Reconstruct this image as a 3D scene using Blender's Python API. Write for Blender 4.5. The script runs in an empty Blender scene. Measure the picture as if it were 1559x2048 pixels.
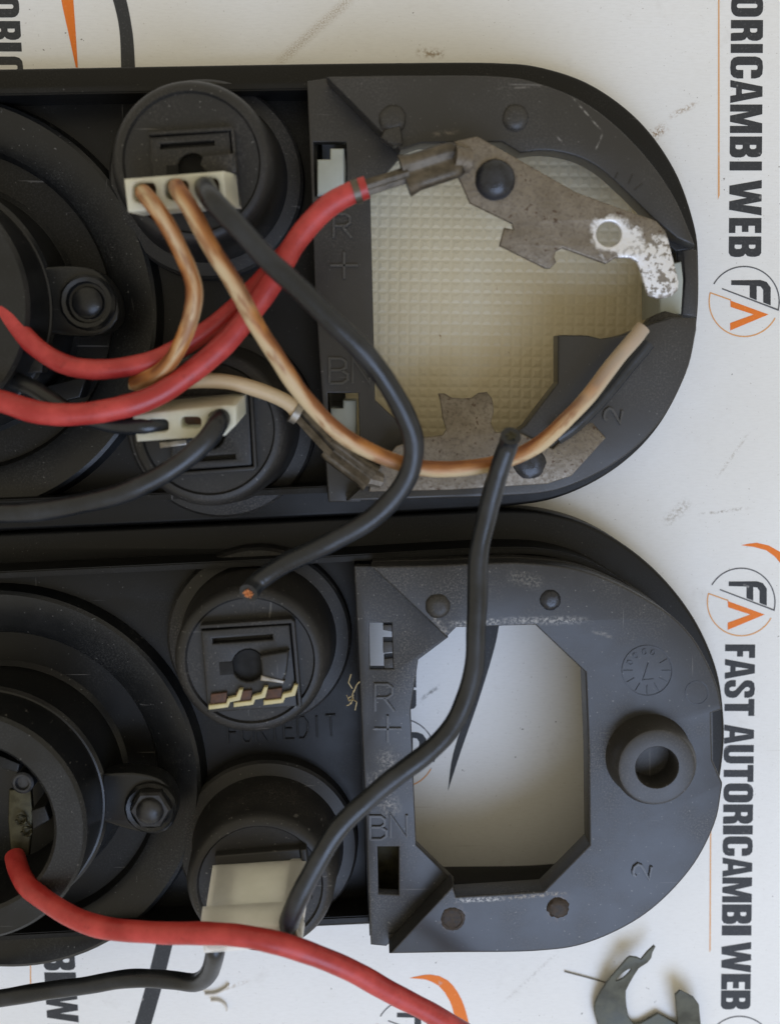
import bpy, bmesh, math, random
from mathutils import Vector, Matrix
random.seed(7)
sc = bpy.context.scene

# ------------------------------------------------------------------ camera
F_PX, W_PX, H_PX = 2150.0, 1559.0, 2048.0        # focal length and frame in photo pixels
CAM_H = 0.250                                     # camera height over the board (m)
NADIR = (730.0, 740.0)                            # where the plumb line meets the picture
MM = 0.001
dn = Vector(((NADIR[0]-W_PX/2)/F_PX, -(NADIR[1]-H_PX/2)/F_PX, -1)).normalized()
Zw = -dn
Xw = (Vector((1, 0, 0)) - Zw*Zw.x).normalized()
Yw = Zw.cross(Xw)
ROT = Matrix((Xw, Yw, Zw))                        # camera space -> world
cam_d = bpy.data.cameras.new('camera')
cam = bpy.data.objects.new('camera', cam_d)
sc.collection.objects.link(cam)
sc.camera = cam
cam.matrix_world = Matrix.Translation((0, 0, CAM_H)) @ ROT.to_4x4()
cam_d.sensor_fit = 'VERTICAL'
cam_d.sensor_height = 36.0
cam_d.sensor_width = 36.0
cam_d.lens = F_PX/H_PX*36.0
cam_d.clip_start = 0.01
cam_d.clip_end = 50
cam_d.dof.use_dof = True
cam_d.dof.focus_distance = 0.238
cam_d.dof.aperture_fstop = cam_d.lens/3.1

# ------------------------------------------------------------------ light
wd = bpy.data.worlds.new('World'); sc.world = wd; wd.use_nodes = True
bgn = wd.node_tree.nodes['Background']
bgn.inputs[0].default_value = (1.0, 0.90, 0.68, 1)
bgn.inputs[1].default_value = 0.58

def area(name, loc, target, size, power, col):
    l = bpy.data.lights.new(name, 'AREA'); l.shape = 'SQUARE'; l.size = size
    l.energy = power; l.color = col
    o = bpy.data.objects.new(name, l); sc.collection.objects.link(o)
    o.location = loc
    o.rotation_euler = (Vector(target)-Vector(loc)).to_track_quat('-Z', 'Y').to_euler()
    return o
area('window_light', (0.20, -0.43, 0.60), (0.02, -0.06, 0), 0.50, 3.75, (0.48, 0.63, 0.95))

sc.view_settings.view_transform = 'Standard'
sc.view_settings.look = 'None'
sc.view_settings.exposure = 0.10
sc.cycles.adaptive_threshold = 0.02
sc.view_settings.gamma = 1.0
sc.view_settings.use_curve_mapping = False

# ------------------------------------------------------------------ helpers
def P(px, py, z=0.0):
    """point at height z (mm) over the board that the photo shows at pixel px, py"""
    v = ROT @ Vector(((px-W_PX/2)/F_PX, -(py-H_PX/2)/F_PX, -1))
    t = (z*MM-CAM_H)/v.z
    return Vector((v.x*t, v.y*t, z*MM))

WORLD = {}
def link(name, me, mat=None, parent=None, smooth=35, stuff=False, origin=None):
    o = bpy.data.objects.new(name, me)
    sc.collection.objects.link(o)
    vs = me.vertices
    if origin is None:
        lo = Vector([min(v.co[i] for v in vs) for i in range(3)])
        hi = Vector([max(v.co[i] for v in vs) for i in range(3)])
        c = (lo+hi)/2
    else:
        c = origin
    me.transform(Matrix.Translation(-c))
    WORLD[o.name] = c
    if parent is not None:
        o.parent = parent
        o.location = c-WORLD[parent.name]
    else:
        o.location = c
    if mat: me.materials.append(mat)
    if smooth is not None:
        for p in me.polygons: p.use_smooth = True
        me.set_sharp_from_angle(angle=math.radians(smooth))
    if stuff: o['kind'] = 'stuff'
    return o

def thing(name, loc, label, cat, group=None):
    o = bpy.data.objects.new(name, None)
    sc.collection.objects.link(o)
    o.empty_display_size = 0.01
    o.location = loc
    WORLD[o.name] = Vector(loc)
    o['label'] = label; o['category'] = cat
    if group: o['group'] = group
    return o

def tag(o, label, cat, group=None):
    o['label'] = label; o['category'] = cat
    if group: o['group'] = group
    return o

def dense(pts, closed=False, step=14.0):
    """catmull-rom through points of any dimension"""
    out = []
    n = len(pts)
    V = [Vector(p) for p in pts]
    rng = n if closed else n-1
    for i in range(rng):
        p1, p2 = V[i], V[(i+1) % n]
        p0 = V[(i-1) % n] if (closed or i > 0) else p1+(p1-p2)
        p3 = V[(i+2) % n] if (closed or i+2 < n) else p2+(p2-p1)
        k = max(1, int((p2-p1).length/step))
        for j in range(k):
            t = j/k
            out.append(0.5*((2*p1)+(p2-p0)*t+(2*p0-5*p1+4*p2-p3)*t*t+(3*p1-p0-3*p2+p3)*t*t*t))
    if not closed: out.append(V[-1])
    return [tuple(p) for p in out]

def loop(*segs):
    """segments joined: plain lists keep their corners, ('c', pts) is smoothed"""
    out = []
    for s in segs:
        out += dense(s[1]) if s and s[0] == 'c' else list(s)
    return out

def circ(x, y, r, n=28, r2=None, a0=0.0, a1=360.0):
    r2 = r2 or r
    full = abs(a1-a0) >= 360
    return [(x+r*math.cos(math.radians(a0+(a1-a0)*i/(n if full else n-1))),
             y+r2*math.sin(math.radians(a0+(a1-a0)*i/(n if full else n-1)))) for i in range(n)]

def clean(l):
    o = []
    for p in l:
        if not o or (Vector(p)-Vector(o[-1])).length > 0.4: o.append(tuple(p))
    if (Vector(o[0])-Vector(o[-1])).length < 0.4: o.pop()
    return o

def shape_mesh(loops, fmap, depth, bevel=0.0):
    """outline with holes, in picture units, given depth and mapped into the place by fmap(x, y, t)"""
    cu = bpy.data.curves.new('outline', 'CURVE')
    cu.dimensions = '2D'; cu.fill_mode = 'BOTH' if depth else 'FRONT'
    if depth:
        b = min(bevel, depth*0.45)
        cu.extrude = depth/2-b
        cu.bevel_depth = b; cu.bevel_resolution = 2
        cu.offset = -b
    for l in loops:
        l = clean(l)
        sp = cu.splines.new('POLY'); sp.points.add(len(l)-1); sp.use_cyclic_u = True
        for q, p in zip(sp.points, l): q.co = (p[0], -p[1], 0, 1)
    ob = bpy.data.objects.new('outline', cu); sc.collection.objects.link(ob)
    dg = bpy.context.evaluated_depsgraph_get()
    me = bpy.data.meshes.new_from_object(ob.evaluated_get(dg))
    bpy.data.objects.remove(ob); bpy.data.curves.remove(cu)
    for v in me.vertices:
        t = (depth/2-v.co.z)/depth if depth else 0
        v.co = fmap(v.co.x, -v.co.y, t)
    bm = bmesh.new(); bm.from_mesh(me)
    bmesh.ops.remove_doubles(bm, verts=bm.verts, dist=1e-6)
    if depth:
        bmesh.ops.recalc_face_normals(bm, faces=bm.faces)
    else:
        bm.normal_update()
        for f in bm.faces:
            if f.normal.z < 0: f.normal_flip()
    bm.to_mesh(me); bm.free()
    return me

def prism(name, loops, z1, z0, mat, parent=None, bevel=5, **kw):
    def fm(x, y, t):
        p = P(x, y, z1); p.z = (z1-t*(z1-z0))*MM
        return p
    return link(name, shape_mesh(loops, fm, (z1-z0)*10, bevel), mat, parent, **kw)

def sheet(name, loops, zf, th, mat, parent=None, bevel=2, **kw):
    """thin bent plate: zf(x, y) gives the height of its upper face"""
    def fm(x, y, t):
        z = zf(x, y); p = P(x, y, z); p.z -= t*th*MM
        return p
    return link(name, shape_mesh(loops, fm, th*10, bevel), mat, parent, **kw)

def skew(name, loops, z1, z0, dx, dy, mat, parent=None, bevel=4, **kw):
    def fm(x, y, t):
        return P(x, y, z1).lerp(P(x+dx, y+dy, z0), t)
    return link(name, shape_mesh(loops, fm, (z1-z0)*10, bevel), mat, parent, **kw)

def flat(name, loops, z, mat, parent=None, **kw):
    return link(name, shape_mesh(loops, lambda x, y, t: P(x, y, z), 0), mat, parent, smooth=None, **kw)

def wall_mesh(pts, th, z0, z1, closed=False, bev=0.0):
    """upright strip of thickness th (m) along world points"""
    pts = [Vector((p[0], p[1])) for p in pts]
    n = len(pts); L = []; R = []
    for i in range(n):
        a = pts[(i-1) % n] if (closed or i > 0) else None
        b = pts[(i+1) % n] if (closed or i < n-1) else None
        d1 = (pts[i]-a).normalized() if a is not None and (pts[i]-a).length > 1e-9 else None
        d2 = (b-pts[i]).normalized() if b is not None and (b-pts[i]).length > 1e-9 else None
        d1 = d1 or d2; d2 = d2 or d1
        m = d1+d2
        m = m.normalized() if m.length > 0.25 else d1
        k = 1/max(0.5, m.dot(d1))
        nrm = Vector((-m.y, m.x))*th/2*k
        L.append(pts[i]+nrm); R.append(pts[i]-nrm)
    bm = bmesh.new()
    rows = []
    for i in range(n):
        rows.append([bm.verts.new((q.x, q.y, z)) for q, z in ((L[i], z0), (L[i], z1), (R[i], z1), (R[i], z0))])
    for i in range(n if closed else n-1):
        a, b = rows[i], rows[(i+1) % n]
        for j in range(4):
            bm.faces.new((a[j], a[(j+1) % 4], b[(j+1) % 4], b[j]))
    if not closed:
        bm.faces.new(rows[0]); bm.faces.new(rows[-1][::-1])
    bmesh.ops.recalc_face_normals(bm, faces=bm.faces)
    if bev:
        es = [e for e in bm.edges if all(abs(v.co.z-z1) < 1e-7 for v in e.verts) and len(e.link_faces) == 2
              and e.calc_face_angle(0) > 0.9]
        bmesh.ops.bevel(bm, geom=es, offset=bev, segments=2, affect='EDGES')
    me = bpy.data.meshes.new('wall'); bm.to_mesh(me); bm.free()
    return me

def wall(name, px, z1, z0, th, mat, parent, closed=False, bev=0.3, zp=None, **kw):
    pts = [P(x, y, zp if zp is not None else z1) for x, y in px]
    return link(name, wall_mesh(pts, th*MM, z0*MM, z1*MM, closed, bev*MM), mat, parent, **kw)

def lathe_mesh(prof, c, n=72, tilt=None, noise=0.0):
    """profile of (radius mm, height mm) turned about c"""
    bm = bmesh.new(); rows = []
    for r, z in prof:
        if r < 1e-6:
            rows.append([bm.verts.new((0, 0, z*MM))])
        else:
            rows.append([bm.verts.new((r*MM*math.cos(2*math.pi*i/n)*(1+noise*(random.random()-.5)),
                                       r*MM*math.sin(2*math.pi*i/n)*(1+noise*(random.random()-.5)), z*MM)) for i in range(n)])
    for a, b in zip(rows, rows[1:]):
        for i in range(n):
            j = (i+1) % n
            if len(a) == 1 and len(b) == 1: continue
            if len(a) == 1: bm.faces.new((a[0], b[i], b[j]))
            elif len(b) == 1: bm.faces.new((a[i], a[j], b[0]))
            else: bm.faces.new((a[i], a[j], b[j], b[i]))
    bmesh.ops.recalc_face_normals(bm, faces=bm.faces)
    me = bpy.data.meshes.new('turned'); bm.to_mesh(me); bm.free()
    if tilt is not None: me.transform(tilt)
    me.transform(Matrix.Translation(c))
    return me

def lathe(name, prof, c, mat, parent, n=72, tilt=None, noise=0.0, **kw):
    return link(name, lathe_mesh(prof, Vector((c[0], c[1], c[2] if len(c) > 2 else 0)), n, tilt, noise), mat, parent, **kw)

def tube_mesh(pts, rad, seg=14, flatten=None, jitter=0.0, cap=True):
    V = [Vector(p) for p in pts]
    n = len(V)
    rr = rad if isinstance(rad, (list, tuple)) else [rad]*n
    bm = bmesh.new(); uvl = bm.loops.layers.uv.new('UVMap')
    T = [(V[min(i+1, n-1)]-V[max(i-1, 0)]).normalized() for i in range(n)]
    up = Vector((0, 0, 1)) if abs(T[0].z) < 0.9 else Vector((1, 0, 0))
    N = (up-T[0]*up.dot(T[0])).normalized()
    rows = []; ls = [0.0]
    for i in range(n):
        if i:
            N = (N-T[i]*N.dot(T[i])).normalized(); ls.append(ls[-1]+(V[i]-V[i-1]).length)
        B = T[i].cross(N)
        row = []
        for k in range(seg):
            a = 2*math.pi*k/seg
            r = rr[i]*(1+jitter*(random.random()-.5))
            row.append(bm.verts.new(V[i]+N*math.cos(a)*r+B*math.sin(a)*r))
        rows.append(row)
    for i in range(n-1):
        for k in range(seg):
            f = bm.faces.new((rows[i][k], rows[i][(k+1) % seg], rows[i+1][(k+1) % seg], rows[i+1][k]))
            uv = [(ls[i], k/seg), (ls[i], (k+1)/seg), (ls[i+1], (k+1)/seg), (ls[i+1], k/seg)]
            for lp, q in zip(f.loops, uv): lp[uvl].uv = (q[0]*100, q[1])
    if cap:
        bm.faces.new(rows[0][::-1]); bm.faces.new(rows[-1])
    bmesh.ops.recalc_face_normals(bm, faces=bm.faces)
    me = bpy.data.meshes.new('tube'); bm.to_mesh(me); bm.free()
    return me

def path3(px):
    d = dense(px, step=9.0)
    return [P(x, y, z) for x, y, z in d]

def strands(name, p0, p1, rad, mat, parent, count=9, sr=0.22):
    """bundle of thin copper strands between two world points"""
    d = (p1-p0).normalized(); u = d.orthogonal().normalized(); w = d.cross(u)
    bm = bmesh.new()
    for k in range(count):
        a = k*2.4; r = rad*math.sqrt((k+.3)/count)
        off = u*math.cos(a)*r+w*math.sin(a)*r
        e = p1+off*1.1+d*random.uniform(-.4, .3)*MM
        m = tube_mesh([p0+off, (p0+e+off)/2+u*random.uniform(-.1, .1)*MM, e], sr*MM, 6)
        bm.from_mesh(m); bpy.data.meshes.remove(m)
    me = bpy.data.meshes.new(name); bm.to_mesh(me); bm.free()
    return link(name, me, mat, parent, stuff=True)

# ------------------------------------------------------------------ materials
class N:
    def __init__(s, name):
        s.m = bpy.data.materials.new(name); s.m.use_nodes = True
        s.t = s.m.node_tree; s.b = s.t.nodes['Principled BSDF']; s.c = None
    def new(s, kind, **kw):
        n = s.t.nodes.new(kind)
        for k, v in kw.items(): setattr(n, k, v)
        return n
    def put(s, sock, v):
        if hasattr(v, 'is_output') or isinstance(v, bpy.types.NodeSocket): s.t.links.new(v, sock)
        else: sock.default_value = v
    def coord(s, kind='Object'):
        return s.new('ShaderNodeTexCoord').outputs[kind]
    def pos(s):
        return s.new('ShaderNodeNewGeometry').outputs['Position']
    def mapping(s, v, scale=(1, 1, 1), loc=(0, 0, 0), rot=(0, 0, 0)):
        n = s.new('ShaderNodeMapping'); s.t.links.new(v, n.inputs['Vector'])
        n.inputs['Scale'].default_value = scale; n.inputs['Location'].default_value = loc; n.inputs['Rotation'].default_value = rot
        return n.outputs[0]
    def noise(s, v, scale, detail=3, rough=.55, dist=0.0):
        n = s.new('ShaderNodeTexNoise'); s.t.links.new(v, n.inputs['Vector'])
        n.inputs['Scale'].default_value = scale; n.inputs['Detail'].default_value = detail
        n.inputs['Roughness'].default_value = rough; n.inputs['Distortion'].default_value = dist
        return n.outputs['Fac']
    def ramp(s, f, lo, hi, a=0.0, b=1.0):
        n = s.new('ShaderNodeMapRange'); s.t.links.new(f, n.inputs[0])
        n.inputs[1].default_value = lo; n.inputs[2].default_value = hi
        n.inputs[3].default_value = a; n.inputs[4].default_value = b
        n.interpolation_type = 'SMOOTHSTEP'
        return n.outputs[0]
    def math(s, op, a, b=0.0):
        n = s.new('ShaderNodeMath', operation=op); s.put(n.inputs[0], a); s.put(n.inputs[1], b)
        return n.outputs[0]
    def mix(s, f, a, b):
        n = s.new('ShaderNodeMix', data_type='RGBA')
        s.put(n.inputs[0], f); s.put(n.inputs[6], a if not isinstance(a, tuple) else (*a, 1)); s.put(n.inputs[7], b if not isinstance(b, tuple) else (*b, 1))
        return n.outputs[2]
    def bump(s, h, strength=.3, dist=.0002, normal=None):
        n = s.new('ShaderNodeBump'); s.put(n.inputs['Height'], h)
        n.inputs['Strength'].default_value = strength; n.inputs['Distance'].default_value = dist
        if normal is not None: s.t.links.new(normal, n.inputs['Normal'])
        return n.outputs[0]
    def smear(s, c, p, a, b, wid, col, amt, grain):
        A, B = P(*a), P(*b); d = B-A; L = d.length
        sub = s.new('ShaderNodeVectorMath', operation='SUBTRACT'); s.t.links.new(p, sub.inputs[0]); sub.inputs[1].default_value = (A+B)/2
        rt = s.new('ShaderNodeVectorRotate', rotation_type='Z_AXIS'); s.t.links.new(sub.outputs[0], rt.inputs['Vector']); rt.inputs['Angle'].default_value = -math.atan2(d.y, d.x)
        sx = s.new('ShaderNodeSeparateXYZ'); s.t.links.new(rt.outputs[0], sx.inputs[0])
        fx = s.ramp(s.math('ABSOLUTE', sx.outputs[0]), L*.25, L*.55, 1, 0)
        fy = s.ramp(s.math('ABSOLUTE', sx.outputs[1]), 0, wid*MM, 1, 0)
        g = s.ramp(s.noise(p, grain, 4, .7), .42, .62)
        return s.mix(s.math('MULTIPLY', s.math('MULTIPLY', fx, s.math('MULTIPLY', fy, g)), amt), c, col)
    def out(s, col=None, rough=None, metal=None, normal=None, spec=None, **kw):
        b = s.b.inputs
        if col is not None: s.put(b['Base Color'], (*col, 1) if isinstance(col, tuple) else col)
        if rough is not None: s.put(b['Roughness'], rough)
        if metal is not None: s.put(b['Metallic'], metal)
        if spec is not None: s.put(b['Specular IOR Level'], spec)
        if normal is not None: s.t.links.new(normal, b['Normal'])
        for k, v in kw.items(): s.put(b[k], v)
        return s.m

def plastic(name, col, dust, amount, rough=.5, scratch=True, spec=.5, marks=()):
    m = N(name); p = m.pos()
    big = m.noise(p, 55, 4, .6)
    fine = m.noise(p, 2600, 2, .6)
    speck = m.noise(p, 1500, 1, .5)
    d = m.math('MULTIPLY', m.ramp(big, .38, .72), m.ramp(fine, .42, .75))
    sp = m.ramp(speck, .77-.05*amount, .80-.05*amount)
    c = m.mix(m.math('MULTIPLY', d, amount), col, dust)
    c = m.mix(m.math('MULTIPLY', sp, min(1.0, .5*amount)), c, (.30, .29, .27))
    if scratch:
        s1 = m.noise(m.mapping(p, (40, 1100, 300), rot=(0, 0, .7)), 1, 2, .5)
        s2 = m.noise(m.mapping(p, (900, 50, 300), rot=(0, 0, .35)), 1, 2, .5)
        sc1 = m.math('MAXIMUM', m.ramp(s1, .735, .76), m.ramp(s2, .745, .77))
        c = m.mix(m.math('MULTIPLY', sc1, .35), c, (.22, .21, .20))
    for k in marks: c = m.smear(c, p, *k)
    r = m.ramp(big, .3, .7, rough-.07, rough+.07)
    n = m.bump(fine, .12, .00008, m.bump(big, .10, .0006))
    return m.out(c, r, 0, n, spec)

M_plate = plastic('dusty_black_plastic', (.027, .0255, .024), (.11, .102, .09), .5, .40, marks=[
    ((1140, 190, 30), (1205, 265, 30), .28, (.24, .23, .21), .9, 900), ((1205, 265, 30), (1190, 300, 30), .28, (.24, .23, .21), .9, 900),
    ((990, 178, 30), (1100, 172, 30), .3, (.14, .13, .12), .9, 900), ((1110, 270, 30), (1130, 292, 30), .3, (.2, .19, .18), .8, 900),
    ((860, 270, 30), (920, 262, 30), .8, (.16, .14, .12), .7, 1200)])
M_plate_dirty = plastic('dirty_black_plastic', (.022, .0222, .0235), (.14, .13, .115), .85, .40, marks=[
    ((890, 1250, 30), (1010, 1243, 30), 1.1, (.42, .41, .38), .8, 1500), ((990, 1242, 30), (1180, 1240, 30), 1.3, (.38, .37, .35), .7, 1500),
    ((905, 1802, 30), (1010, 1797, 30), .8, (.48, .47, .44), .9, 1300), ((1000, 1798, 30), (1140, 1785, 30), .7, (.26, .22, .16), .9, 1300),
    ((860, 1225, 30), (900, 1275, 30), 1.0, (.33, .31, .28), .7, 1500), ((1010, 1150, 30), (1090, 1170, 30), 2.4, (.17, .16, .14), .6, 1800),
    ((745, 1540, 24), (790, 1640, 24), 3.5, (.24, .225, .20), .75, 1500), ((760, 1500, 24), (800, 1560, 24), 3.0, (.24, .225, .20), .6, 1500),
    ((1180, 1260, 30), (1225, 1275, 30), .8, (.22, .2, .17), .6, 1500), ((880, 1860, 30), (930, 1815, 30), 2.8, (.13, .10, .07), .8, 900), ((1100, 1845, 30), (1130, 1785, 30), 2.6, (.13, .09, .06), .8, 900)])
M_black = plastic('deep_black_plastic', (.006, .006, .006), (.045, .045, .042), .45, .42, spec=.28)
M_letter = plastic('letter_black_plastic', (.055, .053, .05), (.15, .14, .125), .7, .36)  # paler than the plate, so the moulded letters stand out
M_darkring = plastic('satin_black_plastic', (.007, .0075, .008), (.06, .06, .056), .6, .36, spec=.45)
M_socket = plastic('socket_plastic', (.017, .0165, .016), (.10, .09, .08), .7, .5, spec=.42)

def board_mat():
    m = N('white_printed_board'); p = m.pos()
    fib = m.noise(m.mapping(p, (500, 2600, 500)), 1, 3, .6)
    big = m.noise(p, 16, 3, .6)
    blot = m.noise(p, 70, 5, .65)
    speck = m.noise(p, 620, 2, .6)
    c = m.mix(m.ramp(big, .3, .75), (.82, .82, .81), (.77, .765, .74))
    c = m.mix(m.ramp(fib, .35, .75, 0, .22), c, (.64, .63, .60))
    c = m.mix(m.math('MULTIPLY', m.ramp(blot, .60, .78), .30), c, (.50, .47, .42))
    c = m.mix(m.math('MULTIPLY', m.ramp(speck, .735, .765), .85), c, (.15, .13, .11))
    sp2 = m.noise(p, 1500, 2, .6)
    c = m.mix(m.math('MULTIPLY', m.ramp(sp2, .68, .74), .5), c, (.34, .30, .25))
    s1 = m.noise(m.mapping(p, (25, 900, 1), rot=(0, 0, -.5)), 1, 2, .5)
    gate = m.ramp(m.noise(p, 38, 2, .5), .54, .62)
    c = m.mix(m.math('MULTIPLY', m.math('MULTIPLY', m.ramp(s1, .70, .76), gate), .35), c, (.36, .33, .29))
    # the smear of brown dirt above the holders, and the scuffs right of them
    def smear(*k):
        nonlocal c
        c = m.smear(c, p, *k)
    smear((540, 140), (720, -20), 1.8, (.38, .30, .20), .8, 3200)
    smear((830, 105), (890, 108), 1.6, (.30, .22, .13), .9, 900)
    smear((1280, 290), (1335, 250), 1.8, (.30, .19, .10), 1.0, 1200)
    smear((1335, 235), (1395, 205), 1.0, (.34, .24, .15), .8, 1200)
    smear((1325, 1050), (1380, 1000), 2.2, (.42, .38, .32), .75, 1300)
    smear((1430, 960), (1500, 860), .6, (.42, .38, .32), .6, 1400)
    smear((1390, 1030), (1500, 1015), .6, (.34, .30, .25), .8, 900)
    smear((1000, 2010), (1120, 1900), .7, (.5, .48, .45), .6, 1400)
    smear((430, 1985), (500, 1960), .8, (.36, .27, .17), .7, 600)
    smear((840, 1400), (880, 1370), .8, (.18, .17, .16), .9, 700)
    n = m.bump(fib, .16, .0001, m.bump(blot, .45, .0006))
    return m.out(c, .55, 0, n, .35)
M_board = board_mat()

def ink(name, col):
    m = N(name); p = m.pos()
    f = m.noise(p, 1800, 3, .7); g = m.noise(p, 260, 3, .6)
    c = m.mix(m.ramp(f, .52, .8, 0, .45), col, tuple(min(1, x*1.5+.12) for x in col))
    c = m.mix(m.ramp(g, .66, .74, 0, .5), c, (.5, .49, .47))
    return m.out(c, .6, 0, None, .3)
M_ink = ink('charcoal_ink', (.040, .042, .045))
M_ink2 = ink('grey_ink', (.10, .10, .105))
M_orange = ink('orange_ink', (.80, .20, .025))
M_orange2 = ink('pale_orange_ink', (.72, .36, .14))

def wire_mat(name, col, col2, rough=.45):
    m = N(name); p = m.pos()
    a = m.noise(p, 120, 4, .6); f = m.noise(p, 2200, 2, .6)
    c = m.mix(m.ramp(a, .35, .7), col, col2)
    g = m.noise(m.mapping(p, (1, 1, 1)), 420, 5, .7)
    c = m.mix(m.ramp(g, .56, .76, 0, .5), c, tuple(x*.4 for x in col))
    c = m.mix(m.ramp(f, .62, .8, 0, .25), c, tuple(min(1, x*1.6+.05) for x in col2))
    return m.out(c, m.ramp(a, .3, .7, rough-.06, rough+.1), 0, m.bump(f, .12, .0001, m.bump(a, .25, .0004)), .5)
M_red = wire_mat('red_insulation', (.34, .024, .022), (.52, .058, .050), .40)
M_blackwire = wire_mat('black_insulation', (.010, .012, .015), (.022, .025, .030), .32)

def stained(name, amount):
    """cream insulation whose one flank has soaked up rust, in soft streaks along its length"""
    m = N(name); uv = m.coord('UV'); p = m.pos()
    sx = m.new('ShaderNodeSeparateXYZ'); m.t.links.new(uv, sx.inputs[0])
    along = lambda sc_, off: m.noise(m.mapping(uv, (sc_, 0, 0), loc=(off, 0, 0)), 1.0, 2, .5)
    wob = m.math('MULTIPLY', m.math('SUBTRACT', along(.35, 2), .5), .55)
    fine = m.noise(m.mapping(uv, (.9, 6, 1)), 1.3, 4, .6)
    d1 = m.math('ABSOLUTE', m.math('ADD', m.math('SUBTRACT', sx.outputs[1], .17), wob))
    d2 = m.math('ABSOLUTE', m.math('SUBTRACT', m.math('SUBTRACT', sx.outputs[1], .86), m.math('MULTIPLY', wob, .6)))
    d = m.math('MINIMUM', d1, m.math('ADD', d2, .07))
    d = m.math('ADD', d, m.math('MULTIPLY', m.math('SUBTRACT', fine, .5), .22))
    f = m.noise(p, 1700, 2, .6)
    c = m.mix(along(.3, 9), (.55, .45, .30), (.52, .38, .20))
    o = m.math('MULTIPLY', m.ramp(d, .05, .25, 1, 0), m.ramp(along(.5, 5), .28, .44))
    c = m.mix(m.math('MULTIPLY', o, amount*.95), c, (.43, .16, .028))
    b = m.math('MULTIPLY', m.ramp(d, .0, .17, 1, 0), m.ramp(along(.8, 14), .38, .50))
    c = m.mix(m.math('MULTIPLY', b, amount*.9), c, (.15, .042, .012))
    b2 = m.math('MULTIPLY', m.ramp(m.noise(m.mapping(uv, (.6, 2.2, 1), loc=(31, 4, 0)), 1.5, 4, .6), .50, .62), amount*.75)
    c = m.mix(b2, c, (.24, .085, .025))
    c = m.mix(m.ramp(f, .60, .8, 0, .25), c, (.26, .17, .09))
    far = m.new('ShaderNodeVectorMath', operation='DISTANCE'); m.t.links.new(p, far.inputs[0]); far.inputs[1].default_value = P(1285, 655, 36.5)
    c = m.mix(m.ramp(far.outputs['Value'], .006, .028, .75, 0), c, (.40, .35, .27))
    return m.out(c, .5, 0, m.bump(f, .15, .0001, m.bump(fine, .12, .0003)), .45)
M_stain = stained('rust_stained_cream_insulation', 1.0)
M_cream_wire = stained('cream_insulation', .10)

def simple(name, col, rough, metal=0.0, var=.25, scale=300, bump=.15, **kw):
    m = N(name); p = m.pos()
    a = m.noise(p, scale, 4, .6); b = m.noise(p, scale*6, 2, .6)
    c = m.mix(m.ramp(a, .3, .7), tuple(x*(1-var) for x in col), tuple(min(1, x*(1+var)) for x in col))
    return m.out(c, m.ramp(a, .3, .7, max(.05, rough-.08), rough+.08), metal, m.bump(b, bump, .0001, m.bump(a, bump, .0003)), **kw)
M_conn = simple('ivory_connector_nylon', (.53, .515, .39), .45, 0, .07, 200, .08, **{'Subsurface Weight': .75, 'Subsurface Radius': (.008, .008, .0075), 'Subsurface Scale': 1.0})
M_conn_white = simple('white_connector_nylon', (.72, .715, .64), .42, 0, .05, 200, .06, **{'Subsurface Weight': .8, 'Subsurface Radius': (.010, .010, .0095), 'Subsurface Scale': 1.0})
M_remnant = simple('yellowed_nylon', (.50, .44, .24), .45, 0, .12, 400, .1)
M_tab = simple('milky_white_plastic', (.38, .41, .38), .4, 0, .06, 200, .05)
M_copper = simple('copper', (.72, .32, .16), .35, .9, .2, 900)
M_brass = simple('tarnished_brass', (.06, .055, .032), .45, .6, .3, 500)
M_steel = simple('dull_tinned_steel', (.30, .275, .235), .42, .8, .3, 350)
M_crimp = simple('browned_tin', (.10, .085, .066), .36, .65, .4, 350)
M_darksteel = simple('dark_screw_steel', (.035, .035, .036), .38, .4, .3, 500)
M_rivet = simple('blued_rivet', (.022, .024, .030), .3, .15, .4, 350, .35)
M_brown = simple('brown_contact', (.075, .035, .02), .6, .2, .4, 800)
M_hole_shade = simple('painted_recess_shade', (.004, .004, .004), .8, 0, .2, 300, .0)  # near-black colour that paints the shade inside holes
M_rust = simple('rusty_plastic', (.035, .025, .018), .7, 0, .5, 900, .5)
M_straw = simple('dry_straw', (.42, .34, .19), .8, 0, .3, 800)
M_hair = simple('dark_fibre', (.12, .11, .09), .6, 0, .2, 800)
M_paperflake = simple('torn_paper', (.66, .62, .55), .8, 0, .1, 500)
M_clip = simple('grey_green_clip_steel', (.075, .075, .055), .5, .35, .35, 260, .3)

def strip_mat(name, whites):
    m = N(name); p = m.pos()
    a = m.noise(p, 260, 4, .6); f = m.noise(p, 1500, 3, .7); pit = m.noise(p, 900, 2, .5)
    c = m.mix(m.ramp(a, .3, .7), (.165, .14, .108), (.225, .196, .158))
    c = m.mix(m.ramp(f, .45, .7, 0, .6), c, (.10, .078, .058))
    c = m.mix(m.ramp(pit, .64, .70, 0, .8), c, (.07, .04, .025))
    metal = m.math('ADD', .45, 0.0)
    for (x, y, z, r, amt) in whites:
        q = P(x, y, z)
        dist = m.new('ShaderNodeVectorMath', operation='DISTANCE'); m.t.links.new(p, dist.inputs[0]); dist.inputs[1].default_value = q
        w = m.noise(p, 420, 4, .7)
        k = m.ramp(m.math('ADD', dist.outputs['Value'], m.math('MULTIPLY', m.math('SUBTRACT', w, .5), r*1.1*MM)), r*.75*MM, r*1.05*MM, 1, 0)
        chips = m.ramp(m.noise(p, 950, 3, .6), .50, .58, 0, 1)
        k2 = m.math('MULTIPLY', k, m.math('SUBTRACT', 1.0, m.math('MULTIPLY', chips, amt)))
        c = m.mix(k2, c, (.72, .72, .73))
    return m.out(c, m.ramp(f, .3, .7, .36, .6), .55, m.bump(f, .35, .0002), .5)
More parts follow.
